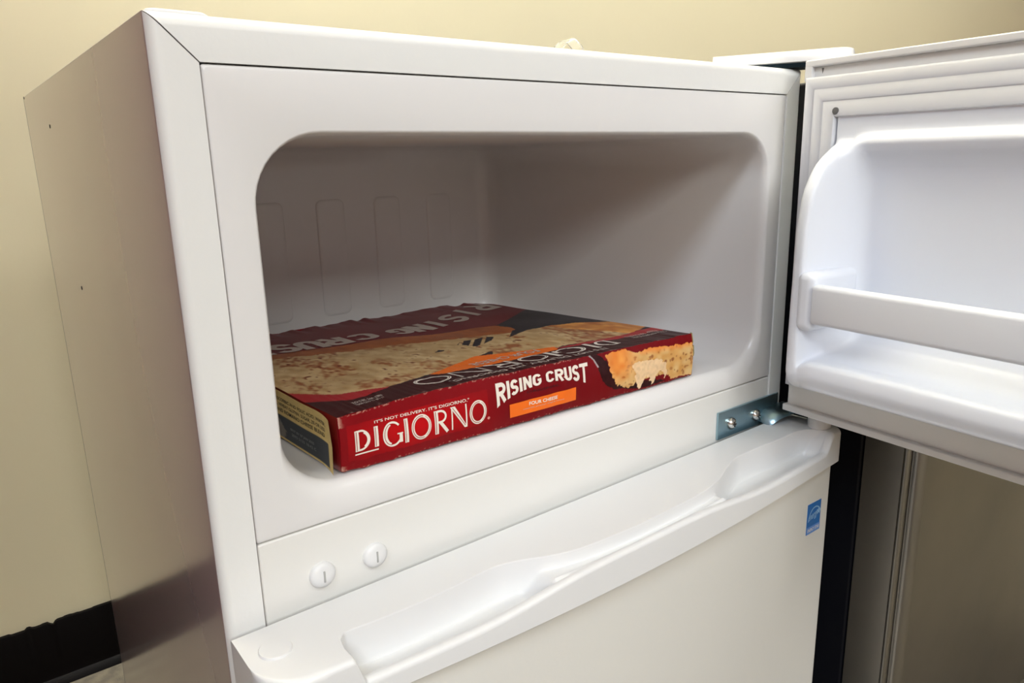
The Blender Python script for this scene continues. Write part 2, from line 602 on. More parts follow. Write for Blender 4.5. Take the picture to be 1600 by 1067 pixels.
EL = box('energy_label', lx0, lx1, yl, -0.1155, lz0, lz1, M_blue, LD)
lw, lh = lx1 - lx0, lz1 - lz0
flat_poly('label_band', [(lx0, lz0), (lx1, lz0), (lx1, lz0 + lh * .24), (lx0, lz0 + lh * .24)], M_midblue, LD, yl - 0.0003)
# white arc
V, F = [], []
for i in range(21):
    a = math.radians(178 - 150 * i / 20)
    for r in (0.84, 0.92):
        V.append((lx0 + lw * (0.56 + 0.54 * r * math.cos(a)), yl - 0.0004, lz0 + lh * (0.40 + 0.5 * r * math.sin(a))))
for i in range(20):
    F.append((2 * i, 2 * i + 1, 2 * i + 3, 2 * i + 2))
build('label_print', V, F, M_paleblue, LD, smooth=0)
st = []
for i in range(10):
    a = math.radians(90 + 36 * i)
    r = 0.15 if i % 2 == 0 else 0.065
    st.append((lx0 + lw * (0.83 + r * math.cos(a) * 1.2), lz0 + lh * (0.66 + r * math.sin(a))))
flat_poly('label_print', st, M_paleblue, LD, yl - 0.0005)


# ------------------------------------------------------------------ lettering helpers
def text_polys(body, offset=0.0, res=3):
    cu = bpy.data.curves.new('txt', 'FONT')
    cu.body = body
    cu.offset = offset
    cu.resolution_u = res
    o = bpy.data.objects.new('txt', cu)
    COL.objects.link(o)
    bpy.context.view_layer.update()
    dg = bpy.context.evaluated_depsgraph_get()
    me = bpy.data.meshes.new_from_object(o.evaluated_get(dg))
    V = [(v.co.x, v.co.y) for v in me.vertices]
    F = [tuple(p.vertices) for p in me.polygons]
    bpy.data.objects.remove(o)
    bpy.data.meshes.remove(me)
    x0, x1 = min(v[0] for v in V), max(v[0] for v in V)
    y0, y1 = min(v[1] for v in V), max(v[1] for v in V)
    return [((x - x0) / (x1 - x0), (y - y0) / (y1 - y0)) for x, y in V], F


def ribbon(pts, w, closed=False):
    """thick polyline with mitred joints -> verts, quads"""
    n = len(pts)
    V = []
    for i in range(n):
        p = Vector(pts[i])
        a = Vector(pts[(i - 1) % n]) if (closed or i > 0) else None
        b = Vector(pts[(i + 1) % n]) if (closed or i < n - 1) else None
        if a is None:
            t = (b - p).normalized()
            nn = Vector((-t.y, t.x))
            k = 1
        elif b is None:
            t = (p - a).normalized()
            nn = Vector((-t.y, t.x))
            k = 1
        else:
            t1, t2 = (p - a).normalized(), (b - p).normalized()
            n1, n2 = Vector((-t1.y, t1.x)), Vector((-t2.y, t2.x))
            nn = (n1 + n2)
            nn = nn.normalized() if nn.length > 1e-6 else n1
            k = 1 / max(0.5, nn.dot(n1))
        V.append(tuple(p + nn * w * 0.5 * k))
        V.append(tuple(p - nn * w * 0.5 * k))
    F = [(2 * i, 2 * i + 1, 2 * ((i + 1) % n) + 1, 2 * ((i + 1) % n)) for i in range(n if closed else n - 1)]
    return V, F


def ell(cx, cy, rx, ry, a0, a1, n=14):
    return [(cx + rx * math.cos(math.radians(a0 + (a1 - a0) * i / n)), cy + ry * math.sin(math.radians(a0 + (a1 - a0) * i / n))) for i in range(n + 1)]


# condensed heavy capitals: strokes in a 1 x 1 cell (x scaled to the letter's width)
HEAVY = {
    'R': [[(0.14, 0), (0.14, 1)], [(0.14, 0.90), (0.55, 0.90)] + ell(0.55, 0.70, 0.31, 0.20, 80, -80, 8) + [(0.14, 0.50)], [(0.48, 0.48), (0.86, 0.0)]],
    'I': [[(0.5, 0), (0.5, 1)]],
    'S': [ell(0.5, 0.70, 0.35, 0.20, 20, 180, 8) + ell(0.5, 0.70, 0.35, 0.20, 180, 265, 4)[1:] + ell(0.5, 0.30, 0.35, 0.20, 85, 0, 4) + ell(0.5, 0.30, 0.35, 0.20, 0, -160, 8)[1:]],
    'N': [[(0.13, 0), (0.13, 1)], [(0.13, 0.97), (0.87, 0.03)], [(0.87, 0), (0.87, 1)]],
    'G': [ell(0.5, 0.68, 0.36, 0.22, 20, 180, 8) + ell(0.5, 0.32, 0.36, 0.22, 180, 360, 10) + [(0.86, 0.48), (0.55, 0.48)]],
    'C': [ell(0.5, 0.68, 0.36, 0.22, 10, 180, 8) + ell(0.5, 0.32, 0.36, 0.22, 180, 350, 10)],
    'U': [[(0.14, 1), (0.14, 0.32)] + ell(0.5, 0.32, 0.36, 0.22, 180, 360, 10) + [(0.86, 1)]],
    'T': [[(0.5, 0), (0.5, 0.92)], [(0.0, 0.90), (1.0, 0.90)]],
}


def heavy_letter(ch, w, h, sw):
    """letter in real units: width w, height h, stroke sw"""
    V, F = [], []
    for s in HEAVY[ch]:
        v, f = ribbon([(x * w, y * h) for x, y in s], sw)
        F += [tuple(i + len(V) for i in q) for q in f]
        V += v
    return V, F


for body, (a0, b0, a1, b1), sl, off, m in (('energy', (0.04, 0.36, 0.72, 0.60), 0.10, 0.012, M_paleblue), ('ENERGY STAR', (0.07, 0.07, 0.93, 0.18), 0.0, 0.012, M_white)):
    TV, TF = text_polys(body, off)
    build('lettering', [(lx0 + lw * (a0 + (a1 - a0) * x + sl * y * 0.5), yl - 0.0006, lz0 + lh * (b0 + (b1 - b0) * y + sl * x)) for x, y in TV], TF, m, LD, smooth=0)['kind'] = 'stuff'

# ------------------------------------------------------------------ pizza box
k_ = (0.474 - 0.13) / (0.47 - 0.13)
B0 = CAM + (Vector((0.14624, 0.01124, -0.47)) - CAM) * k_
BL = 0.6038 * k_
BH = 0.0671 * k_
wv = Vector((-0.0521, 0.0090, -0.0064))
BR = Matrix.Rotation(wv.length, 3, wv.normalized())
PB = thing('pizza_box', B0 + BR @ Vector((BL / 2, BL / 2, 0)), 'dark red frozen pizza box lying in the open freezer compartment', 'box')


def vnoise(seed, res):
    r = np.random.RandomState(seed)
    g = r.rand(res[0] + 2, res[1] + 2)

    def f(u, v):
        x = np.clip(u, 0, 0.99999) * res[0]
        y = np.clip(v, 0, 0.99999) * res[1]
        i, j = x.astype(int), y.astype(int)
        fx, fy = x - i, y - j
        fx, fy = fx * fx * (3 - 2 * fx), fy * fy * (3 - 2 * fy)
        return (g[i, j] * (1 - fx) * (1 - fy) + g[i + 1, j] * fx * (1 - fy) + g[i, j + 1] * (1 - fx) * fy + g[i + 1, j + 1] * fx * fy)
    return f


edge_n = vnoise(7, (40, 1))
edge_f = vnoise(8, (160, 1))
top_n = vnoise(11, (7, 7))
TOPK = [(0.0, 0.0), (0.05, 0.02), (0.12, 0.055), (0.3, 0.10), (0.46, 0.09), (0.63, 0.07), (0.8, 0.05), (1.0, 0.045)]


def dz_front(u):
    u = np.asarray(u, float)
    z0 = np.zeros_like(u)
    return np.interp(u, [a for a, b in TOPK], [b for a, b in TOPK]) - 0.02 + (edge_n(u, z0) - 0.5) * 0.02 + (edge_f(u, z0) - 0.5) * 0.012


def top_h(u, v):
    u, v = np.asarray(u, float), np.asarray(v, float)
    front = dz_front(u) * np.exp(-v / 0.18)
    mid = 0.05 * (top_n(u, v) - 0.5) * np.clip(v * 6, 0, 1)
    back = (edge_n(u, np.zeros_like(u)) - 0.55) * 0.10 * np.clip((v - 0.9) * 10, 0, 1)
    return 1.0 + front + mid + back


def box_pt(u, y, h):
    return B0 + BR @ Vector((u * BL, y * BL, h * BH))


def f_dy(u, h):                       # slight outward crumple of the front panel (fraction of BL)
    u, h = np.asarray(u, float), np.asarray(h, float)
    return -0.006 * np.sin(np.pi * np.clip(h, 0, 1)) * (0.6 + 0.8 * edge_n(u, h)) - 0.004 * np.exp(-((u - 0.03) / 0.05) ** 2) * np.clip(h, 0, 1) ** 3


def f_bot(u):
    u = np.asarray(u, float)
    return (edge_n(u, np.ones_like(u)) - 0.5) * 0.03 + (edge_f(u, np.ones_like(u)) - 0.5) * 0.02 + 0.012


def front_pt(u, h, eps=0.0):
    hh = f_bot(u) * (1 - h) + h * (1.0 + dz_front(u))
    hh = float(hh)
    return box_pt(u, float(f_dy(u, h)) - eps / BL, hh)


def front_from_abs(u, habs, eps):
    """a decal point whose height is given as fraction of nominal box height"""
    lo, hi = float(f_bot(u)), float(1.0 + dz_front(u))
    h = (habs - lo) / (hi - lo)
    return front_pt(u, h, eps)


def top_pt(u, v, eps=0.0):
    return box_pt(u, v, float(top_h(u, v)) + eps / BH)


def grid_mesh(name, U, Vv, ptf, colors, m, parent):
    nu, nv = len(U), len(Vv)
    verts = [ptf(u, v) for v in Vv for u in U]
    faces = [(j * nu + i, j * nu + i + 1, (j + 1) * nu + i + 1, (j + 1) * nu + i) for j in range(nv - 1) for i in range(nu - 1)]
    o = build(name, verts, faces, m, parent, smooth=60)
    if colors is not None:
        ca = o.data.color_attributes.new('print', 'FLOAT_COLOR', 'POINT')
        c = np.ones((nu * nv, 4), np.float32)
        c[:, :3] = colors.reshape(-1, 3)
        ca.data.foreach_set('color', c.ravel())
    return o


def S3(*c):
    return np.array(srgb(*c))


def inpoly(U, V, poly):
    ins = np.zeros(U.shape, bool)
    n = len(poly)
    for i in range(n):
        x0, y0 = poly[i]
        x1, y1 = poly[(i + 1) % n]
        c = ((y0 > V) != (y1 > V))
        with np.errstate(divide='ignore', invalid='ignore'):
            xi = (x1 - x0) * (V - y0) / (y1 - y0 + 1e-12) + x0
        ins ^= c & (U < xi)
    return ins


def mix(a, b, t):
    t = t[..., None]
    return a * (1 - t) + b * t


# --- top print
nU, nV = 330, 330
U1 = np.linspace(0, 1, nU)
V1 = np.linspace(0, 1, nV)
UU, VV = np.meshgrid(U1, V1)
n1, n2, n3, n4 = vnoise(21, (22, 12)), vnoise(22, (60, 34)), vnoise(23, (120, 70)), vnoise(24, (9, 5))
wob = (n1(UU, VV) - 0.5) * 0.03 + (n2(UU, VV) - 0.5) * 0.012
brown = S3(58, 22, 24)
img = np.tile(brown, UU.shape + (1,))
bb = np.interp(UU, [0, 0.14, 0.42, 0.75], [0.665, 0.655, 0.612, 0.53])
red_line = np.where(UU < 0.75, bb, 0.53 + (UU - 0.75) * 0.68)
cheese = mix(np.tile(S3(176, 140, 92), UU.shape + (1,)), np.tile(S3(212, 184, 136), UU.shape + (1,)), n2(UU, VV))
cheese = mix(cheese, np.tile(S3(150, 84, 44), UU.shape + (1,)), np.clip((n1(UU, VV) * 0.6 + n3(UU, VV) * 0.4 - 0.58) * 5, 0, 0.9))
cheese = mix(cheese, np.tile(S3(110, 40, 26), UU.shape + (1,)), np.clip((n3(UU, VV) * 0.5 + n2(UU, VV) * 0.5 - 0.74) * 9, 0, 0.9))
crust = mix(np.tile(S3(186, 108, 52), UU.shape + (1,)), np.tile(S3(140, 70, 32), UU.shape + (1,)), n1(UU, VV) * 0.5 + n2(UU, VV) * 0.5)
slate = np.tile(S3(40, 38, 44), UU.shape + (1,)) * (0.8 + 0.5 * n3(UU, VV))[..., None]
redc = np.tile(S3(112, 26, 34), UU.shape + (1,)) * (0.9 + 0.2 * n4(UU, VV))[..., None]
lowb = np.interp(UU, [0, 0.07, 0.16, 0.30, 0.46, 0.70, 1.0], [0.24, 0.145, 0.108, 0.135, 0.15, 0.13, 0.14])
img = np.where((VV > lowb)[..., None], slate, img)
tip = 0.76 - 4.5 * (VV - 0.47) ** 2
mainp = (VV > lowb) & (VV < bb + wob * 0.3) & (UU < tip + wob) & ~((UU > 0.62) & (VV < 0.42) & (UU - 0.62 > (VV - 0.30) * 0.9 - 0.0))
img = np.where(mainp[..., None], cheese, img)
crustp = mainp & (VV > bb - np.interp(UU, [0, 0.3, 0.75], [0.06, 0.10, 0.16]) + wob)
img = np.where(crustp[..., None], crust, img)
hole = inpoly(UU + wob, VV + wob * .5, [(0.50, 0.37), (0.545, 0.325), (0.60, 0.35), (0.64, 0.385), (0.62, 0.405), (0.53, 0.395)]) | inpoly(UU + wob, VV, [(0.41, 0.335), (0.47, 0.335), (0.44, 0.36)])
strand = np.abs(((UU * 1.2 - VV) * 22) % 1 - 0.5) < 0.16
img = np.where((hole & ~strand)[..., None], slate, img)
slice2 = inpoly(UU + wob * .5, VV + wob * .4, [(0.60, 0.34), (0.66, 0.345), (0.75, 0.385), (0.85, 0.40), (0.93, 0.375), (1.01, 0.30), (1.01, 0.165), (0.956, 0.142), (0.829, 0.135), (0.725, 0.135), (0.55, 0.135), (0.5, 0.2)])
img = np.where(slice2[..., None], cheese, img)
cr2 = slice2 & (UU > 0.86 + (0.30 - VV) * 0.3 + wob)
img = np.where(cr2[..., None], mix(crust, np.tile(S3(226, 160, 80), UU.shape + (1,)), n2(UU, VV)), img)
img = np.where(((VV > red_line) & (~mainp))[..., None], redc, img)
img = np.where(((VV < lowb) & (VV > lowb - np.interp(UU, [0, .1, .17, .2, .6, .7, 1.0], [.09, .05, .0, 0, 0, .018, .05])))[..., None], np.tile(S3(164, 40, 44), UU.shape + (1,)), img)
orng = inpoly(UU, VV, [(0.285, 0.140), (0.46, 0.222), (0.655, 0.150), (0.640, 0.118), (0.484, 0.108), (0.30, 0.122)])
img = np.where(orng[..., None], np.tile(S3(236, 112, 30), UU.shape + (1,)), img)
wear = np.clip((n3(UU, VV) - 0.8) * 6, 0, 0.6) * (VV < 0.012)
img = mix(img, np.tile(S3(200, 150, 140), UU.shape + (1,)), wear)
TOP = grid_mesh('top_panel', U1, V1, top_pt, img, M_print, PB)

# --- front print
nU, nH = 800, 90
U1 = np.linspace(0, 1, nU)
H1 = np.linspace(0, 1, nH)
UU, HH = np.meshgrid(U1, H1)
AB = HH * (1 + dz_front(UU))             # absolute height fraction
n1, n2, n3 = vnoise(31, (60, 8)), vnoise(32, (150, 18)), vnoise(33, (300, 36))
img = np.tile(S3(128, 12, 20), UU.shape + (1,))
glow = np.exp(-((UU - 0.17) / 0.15) ** 2 - ((AB - 0.52) / 0.35) ** 2)
panel = inpoly(UU, AB, [(0.014, 0.80), (0.336, 0.86), (0.336, 0.20), (0.014, 0.15)])
img = mix(img, np.tile(S3(190, 14, 20), UU.shape + (1,)), glow * panel)
img = mix(img, np.tile(S3(104, 8, 16), UU.shape + (1,)), np.clip((UU - 0.34) * 8, 0, 0.55))
sl = [(0.683, 0.98), (0.70, 1.0), (0.745, 1.02), (0.768, 0.93), (0.785, 0.86), (0.824, 0.90), (0.87, 0.90), (0.90, 0.86), (1.0, 0.80), (1.0, 0.015), (0.92, 0.06), (0.897, 0.20), (0.84, 0.24), (0.785, 0.24), (0.775, 0.13), (0.744, 0.15), (0.718, 0.25), (0.701, 0.48)]
wob = (n2(UU, HH) - 0.5)
slm = inpoly(UU + wob * 0.006, AB + wob * 0.05, sl)
kn = inpoly(UU + wob * 0.004, AB + wob * 0.03, [(0.628, 1.08), (0.645, 0.96), (0.658, 0.78), (0.664, 0.5), (0.684, 0.30), (0.715, 0.16), (0.75, 0.11), (0.80, 0.03), (0.90, 0.03), (0.84, 0.2), (0.75, 0.2), (0.72, 0.24), (0.70, 0.5), (0.685, 0.85), (0.664, 0.98), (0.655, 1.08)])
img = np.where(kn[..., None], np.tile(S3(46, 16, 18), UU.shape + (1,)) * (0.8 + 0.6 * n2(UU, HH))[..., None], img)
silver = inpoly(UU, AB, [(0.632, 1.08), (0.648, 0.94), (0.660, 0.76), (0.655, 0.76), (0.644, 0.94), (0.626, 1.08)])
img = np.where(silver[..., None], np.tile(S3(170, 160, 160), UU.shape + (1,)), img)
crumb = mix(np.tile(S3(222, 186, 128), UU.shape + (1,)), np.tile(S3(206, 150, 80), UU.shape + (1,)), n1(UU, HH))
hr = np.random.RandomState(77)
pores = np.zeros(UU.shape)
for _ in range(95):
    cu, ch_, ru, rh, tl = hr.uniform(0.70, 0.995), hr.uniform(0.08, 0.82), hr.uniform(0.0018, 0.0062), hr.uniform(0.016, 0.046), hr.uniform(-2, 2)
    q_ = ((UU - cu - tl * 0.01 * (AB - ch_)) / ru) ** 2 + ((AB - ch_) / rh) ** 2
    pores = np.maximum(pores, np.clip(1.5 - q_, 0, 1) * hr.uniform(0.45, 0.95))
crumb = mix(crumb, np.tile(S3(146, 84, 44), UU.shape + (1,)), pores)
orangec = mix(np.tile(S3(238, 160, 78), UU.shape + (1,)), np.tile(S3(222, 120, 46), UU.shape + (1,)), n1(UU, HH))
orangec = mix(orangec, np.tile(S3(168, 58, 24), UU.shape + (1,)), np.roll(pores, 37, 1) * 0.8)
crumb = mix(crumb, orangec, np.clip(1.2 - np.abs(UU - 0.725) * 16, 0, 1) * np.clip(AB * 2.2 - 0.4, 0, 1))
crumb = mix(crumb, orangec, np.clip((AB - 0.72) * 7 + (UU - 0.9) * 3, 0, 1) * (UU > 0.8))
chz = np.tile(S3(242, 208, 166), UU.shape + (1,)) * (0.85 + 0.2 * n2(UU, HH))[..., None]
drip = inpoly(UU + wob * .008, AB + wob * 0.06, [(.77, .62), (.80, .68), (.86, .62), (.896, .50), (.899, .22), (.892, .10), (.884, .30), (.868, .34), (.856, .22), (.849, .08), (.842, .03), (.834, .20), (.823, .32), (.812, .20), (.806, .05), (.799, .02), (.791, .1), (.783, .3)])
crumb = mix(crumb, chz, drip * 0.8)
img = np.where(slm[..., None], crumb, img)
img = np.where((drip & ~slm & (AB > 0.02))[..., None], chz, img)
edge = (HH < 0.03) * np.clip((n3(UU, HH) - 0.72) * 6, 0, 0.6) + (HH > 0.97) * np.clip((n3(UU, HH) - 0.62) * 5, 0, 0.7) * (UU < 0.6)
corner = np.exp(-(UU / 0.006) ** 2) * (n3(UU, HH) > 0.35) * 0.8 * ((HH > 0.8) | (HH < 0.1))
img = mix(img, np.tile(S3(196, 150, 132), UU.shape + (1,)), np.clip(edge + corner, 0, 0.85))
grid_mesh('front_panel', U1, H1, front_pt, img, M_print, PB)

# --- carton body behind the printed panels (sides, bottom, back)
nb = 24
us = np.linspace(0, 1, nb)
V, F = [], []
per = [(u, 0.002) for u in us] + [(0.999, v) for v in us[1:]] + [(u, 0.997) for u in us[::-1][1:]] + [(0.001, v) for v in us[::-1][1:-1]]
rb_ = []
for u, v in per:
    lo = float(f_bot(u)) if v < 0.01 else 0.004
    hi = float(top_h(min(max(u, 0), 1), min(max(v, 0), 1))) - 0.006
    rb_.append((u, v, lo, hi))
n = len(rb_)
V = [box_pt(u, v, lo) for u, v, lo, hi in rb_] + [box_pt(u, v, hi) for u, v, lo, hi in rb_]
F = [(i, (i + 1) % n, n + (i + 1) % n, n + i) for i in range(n)] + [tuple(range(n))[::-1]]
build('carton_body', V, F, M_red, PB, smooth=40)

# --- printed end flap on the left, bowed away from the carton at its front edge
U1 = np.linspace(0.0, 1.0, 130)
H1 = np.linspace(0, 1, 40)


def flap_pt(v, h, eps=0.0):
    off = 0.0045 + 0.012 * max(0, 1 - v / 0.10) ** 2 * (0.75 + 0.5 * abs(h - 0.5))
    hh = 0.004 + h * (float(top_h(0.0, v)) - 0.02)
    return box_pt(-off - eps / BL, v, hh)


UU, HH = np.meshgrid(U1, H1)
n1 = vnoise(41, (90, 10))
img = np.tile(S3(216, 188, 122), UU.shape + (1,)) * (0.92 + 0.14 * n1(UU, HH))[..., None]
sp_ = (UU > 0.030) & (UU < 0.97) & (HH < 0.50) & (HH > 0.035)
img = np.where(sp_[..., None], np.tile(S3(62, 66, 70), UU.shape + (1,)), img)
tri = inpoly(UU, HH, [(0.262, 0.20), (0.30, 0.42), (0.40, 0.05), (0.275, 0.05)])
img = np.where(tri[..., None], np.tile(S3(122, 116, 108), UU.shape + (1,)), img)
grid_mesh('end_flap', U1, H1, lambda v, h: flap_pt(v, h), img, M_flap, PB)


def refine(V, F, sx, sy, lim):
    V = list(V)
    out, todo = [], []
    for f in F:
        for k in range(1, len(f) - 1):
            todo.append((f[0], f[k], f[k + 1]))
    mid = {}
    while todo:
        t = todo.pop()
        L = [((V[t[k]][0] - V[t[(k + 1) % 3]][0]) * sx) ** 2 + ((V[t[k]][1] - V[t[(k + 1) % 3]][1]) * sy) ** 2 for k in range(3)]
        k = L.index(max(L))
        if L[k] < lim * lim:
            out.append(t)
            continue
        a, b, c = t[k], t[(k + 1) % 3], t[(k + 2) % 3]
        key = (min(a, b), max(a, b))
        if key not in mid:
            V.append(((V[a][0] + V[b][0]) / 2, (V[a][1] + V[b][1]) / 2))
            mid[key] = len(V) - 1
        e = mid[key]
        todo += [(a, e, c), (e, b, c)]
    return V, out


def decal(name, V, F, ptf, m, parent=PB):
    sy = BL if ptf in (TOPF1, TOPF2) else BH
    V, F = refine(V, F, BL, sy, 0.007)
    return build(name, [ptf(x, y) for x, y in V], F, m, parent, smooth=0)


def put_text(name, body, quad, ptf, m, offset=0.0, flip=False):
    """quad: lower-left, lower-right, upper-left, upper-right in the surface's coordinates"""
    V, F = text_polys(body, offset)
    ll, lr, ul, ur = [Vector(q) for q in quad]
    out = []
    for a, b in V:
        p = (ll * (1 - a) + lr * a) * (1 - b) + (ul * (1 - a) + ur * a) * b
        out.append((p.x, p.y))
    o = decal(name, out, F, ptf, m)
    o['kind'] = 'stuff'
    return o


E1, E2 = 0.0006, 0.0010
f1 = lambda u, h: front_from_abs(u, h, E1)
f2 = lambda u, h: front_from_abs(u, h, E2)
AR = BL / BH
TOPF1 = lambda u, v: top_pt(u, v, E1)
TOPF2 = lambda u, v: top_pt(u, v, E2)

# two-tone inline capitals of the brand lettering; x and y in box heights
def band(poly):
    return poly, [tuple(range(len(poly)))]


def inline_letter(ch, x0, x1, y0, y1):
    """returns (white pieces, red inline pieces) in (x = u*AR, y)"""
    w, h = x1 - x0, y1 - y0
    wh, rd = [], []
    sx = lambda a: x0 + a * w
    sy = lambda b: y0 + b * h
    st = 0.062           # heavy stroke
    th = 0.020
    def rect(a, b, c, d):
        return [(a, c), (b, c), (b, d), (a, d)], [(0, 1, 2, 3)]
    if ch == 'I':
        wh.append(rect(x0, x1, y0, y1))
        rd.append(rect(x0 + 0.020, x0 + 0.030, y0 + 0.012, y1 - 0.012))
    elif ch == 'D':
        wh.append(rect(x0, x0 + 0.078, y0, y1))
        rd.append(rect(x0 + 0.022, x0 + 0.034, y0 + 0.014, y1 - 0.014))
        wh.append(ribbon([(x0 + .07, y1 - .016)] + ell(x0 + w * .36, (y0 + y1) / 2, w * .64 - .028, h / 2 - .016, 85, -85, 18) + [(x0 + .07, y0 + .016)], 0.034))
        wh.append(ribbon(ell(x0 + w * .36, (y0 + y1) / 2, w * .64 - .036, h / 2 - .03, 60, -60, 14), 0.056))
    elif ch == 'G':
        cx, cy = (x0 + x1) / 2, (y0 + y1) / 2
        wh.append(ribbon(ell(cx, cy, w / 2 - .018, h / 2 - .018, 42, 330, 30), 0.036))
        wh.append(ribbon(ell(cx + .012, cy, w / 2 - .045, h / 2 - .03, 110, 250, 16), 0.062))
        rd.append(ribbon(ell(cx, cy, w / 2 - .034, h / 2 - .034, 100, 260, 18), 0.010))
        wh.append(rect(x1 - .062, x1, y0 + .05, cy + .0))
        wh.append(rect(x1 - .10, x1 + .01, cy - .024, cy))
    elif ch == 'O':
        cx, cy = (x0 + x1) / 2, (y0 + y1) / 2
        wh.append(ribbon(ell(cx, cy, w / 2 - .034, h / 2 - .024, 0, 360, 40)[:-1], 0.058, True))
        rd.append(ribbon(ell(cx, cy, w / 2 - .030, h / 2 - .026, 75, 285, 24), 0.011))
        rd.append(ribbon(ell(cx, cy, w / 2 - .030, h / 2 - .026, -60, 60, 16), 0.006))
    elif ch == 'R':
        wh.append(rect(x0, x0 + .078, y0, y1))
        rd.append(rect(x0 + .022, x0 + .034, y0 + .014, y1 - .014))
        wh.append(ribbon([(x0 + .07, y1 - .016)] + ell(x0 + w * .42, y0 + h * .73, w * .36, h * .27 - .016, 85, -85, 12) + [(x0 + .07, y0 + h * .46 + .016)], 0.040))
        wh.append(ribbon([(x0 + w * .40, y0 + h * .48), (x1 - .03, y0)], 0.062))
    elif ch == 'N':
        wh.append(rect(x0, x0 + .03, y0, y1))
        wh.append(rect(x1 - .03, x1, y0, y1))
        wh.append(([(x0 - .02, y1), (x0 + .085, y1), (x1, y0 - .01), (x1 - .06, y0 - .01)], [(0, 1, 2, 3)]))
        rd.append(ribbon([(x0 + .030, y1 - .02), (x1 - .045, y0 + .03)], 0.011))
    return wh, rd


def merge(parts):
    V, F = [], []
    for v, f in parts:
        F += [tuple(i + len(V) for i in q) for q in f]
        V += list(v)
    return V, F


LET = [('D', 0.0285, 0.0615), ('I', 0.0690, 0.0775), ('G', 0.0870, 0.1290), ('I', 0.1340, 0.1425), ('O', 0.1490, 0.1950), ('R', 0.2025, 0.2360), ('N', 0.2430, 0.2810), ('O', 0.2865, 0.3310)]
wh, rd = [], []
for ch, a, b in LET:
    y0, y1 = (0.325, 0.69) if ch == 'D' or (ch == 'I' and a < 0.1) else (0.255, 0.69)
    if ch in 'GO':
        y0 -= 0.01
        y1 += 0.008
    A, B = inline_letter(ch, a * AR, b * AR, y0, y1)
    V, F = merge(A)
    lo_ = decal('letter', [(x / AR, y) for x, y in V], F, f1, M_white)
    V, F = merge(B) if B else ([], [])
    if V:
        decal('inline_stroke', [(x / AR, y) for x, y in V], F, f2, M_redline, lo_)
wh.append(([(0.0275 * AR, 0.262), (0.0765 * AR, 0.262), (0.0765 * AR, 0.287), (0.0275 * AR, 0.287)], [(0, 1, 2, 3)]))
V, F = merge(wh)
decal('underline', [(x / AR, y) for x, y in V], F, f1, M_white)
V, F = ribbon(ell(0.3355 * AR, 0.30, 0.018, 0.018, 0, 360, 12)[:-1], 0.020, True)
decal('registered_mark', [(x / AR, y) for x, y in V], F, f1, mat('print_pink', srgb(228, 150, 140), 0.4))
put_text('lettering', "IT'S NOT DELIVERY. IT'S DIGIORNO.\u00b0", [(0.0715, 0.742), (0.289, 0.722), (0.0715, 0.790), (0.289, 0.784)], f1, M_white, 0.012)

# arched block lettering
words = [('R', .358, .383), ('I', .386, .3945), ('S', .3975, .4165), ('I', .4205, .4290), ('N', .4330, .4555), ('G', .4595, .4820),
         ('C', .4965, .5190), ('R', .5235, .5465), ('U', .5500, .5710), ('S', .5740, .5950), ('T', .5970, .6240)]


bot_k = [(0.352, 0.43), (0.365, 0.50), (0.385, 0.565), (0.42, 0.655), (0.475, 0.70), (0.51, 0.71), (0.55, 0.665), (0.59, 0.58), (0.625, 0.49)]


def rc_warp(u, t):
    lo = catmull(bot_k, u)
    return lo + (0.928 - lo) * t


parts = []
for ch, a, b in words:
    w = (b - a) * AR
    V, F = heavy_letter(ch, w, 0.34, 0.068 if ch != 'T' else 0.062)
    decal('letter', [(a + x / AR, rc_warp(a + x / AR, y / 0.34)) for x, y in V], F, f1, M_white)
flat = [(0.391, 0.452), (0.583, 0.466), (0.584, 0.185), (0.393, 0.175)]
nn = 14
V = [(flat[0][0] + (flat[1][0] - flat[0][0]) * i / nn, flat[0][1] + (flat[1][1] - flat[0][1]) * i / nn) for i in range(nn + 1)] + \
    [(flat[3][0] + (flat[2][0] - flat[3][0]) * i / nn, flat[3][1] + (flat[2][1] - flat[3][1]) * i / nn) for i in range(nn + 1)]
F = [(i, i + 1, nn + 2 + i, nn + 1 + i) for i in range(nn)]
decal('flavour_band', V, F, f1, M_orange)
put_text('lettering', 'FOUR CHEESE', [(0.445, 0.338), (0.527, 0.322), (0.445, 0.410), (0.527, 0.394)], f2, M_white, 0.022)
put_text('lettering', 'mozzarella, parmesan, asiago & romano', [(0.428, 0.268), (0.546, 0.262), (0.428, 0.300), (0.546, 0.296)], f2, M_whitedim, 0.0)
put_text('lettering', 'ORIGINAL', [(0.440, 0.585), (0.534, 0.582), (0.440, 0.635), (0.534, 0.632)], f1, M_darkprint, 0.01)

# lettering on the top panel, upside down to the viewer
t1, t2 = TOPF1, TOPF2
tw = [('R', .975, .892), ('I', .848, .815), ('S', .785, .695), ('I', .668, .635), ('N', .605, .535), ('G', .540, .480), ('C', .430, .362),
      ('R', .345, .280), ('U', .274, .212), ('S', .206, .140), ('T', .13, .05)]
tw[4] = ('N', .612, .550)
top_bot = [(0.0, .84), (0.14, .80), (.21, .785), (.31, .765), (.40, .745), (.50, .735), (.58, .755), (.66, .775), (.75, .83), (.84, .89), (.975, .965)]
top_top = [(0.0, .665), (0.14, .655), (.21, .650), (.31, .64), (.40, .64), (.50, .635), (.58, .63), (.66, .655), (.75, .68), (.84, .735), (.975, .80)]
parts = []
for ch, a, b in tw:
    w = (a - b) * BL
    V, F = heavy_letter(ch, w, 0.075, 0.0155)
    out = []
    for x, y in V:
        u = a - x / BL
        t = y / 0.075
        out.append((u, catmull(top_bot, u) * (1 - t) + catmull(top_top, u) * t))
    decal('letter', out, F, t1, M_whitedim)
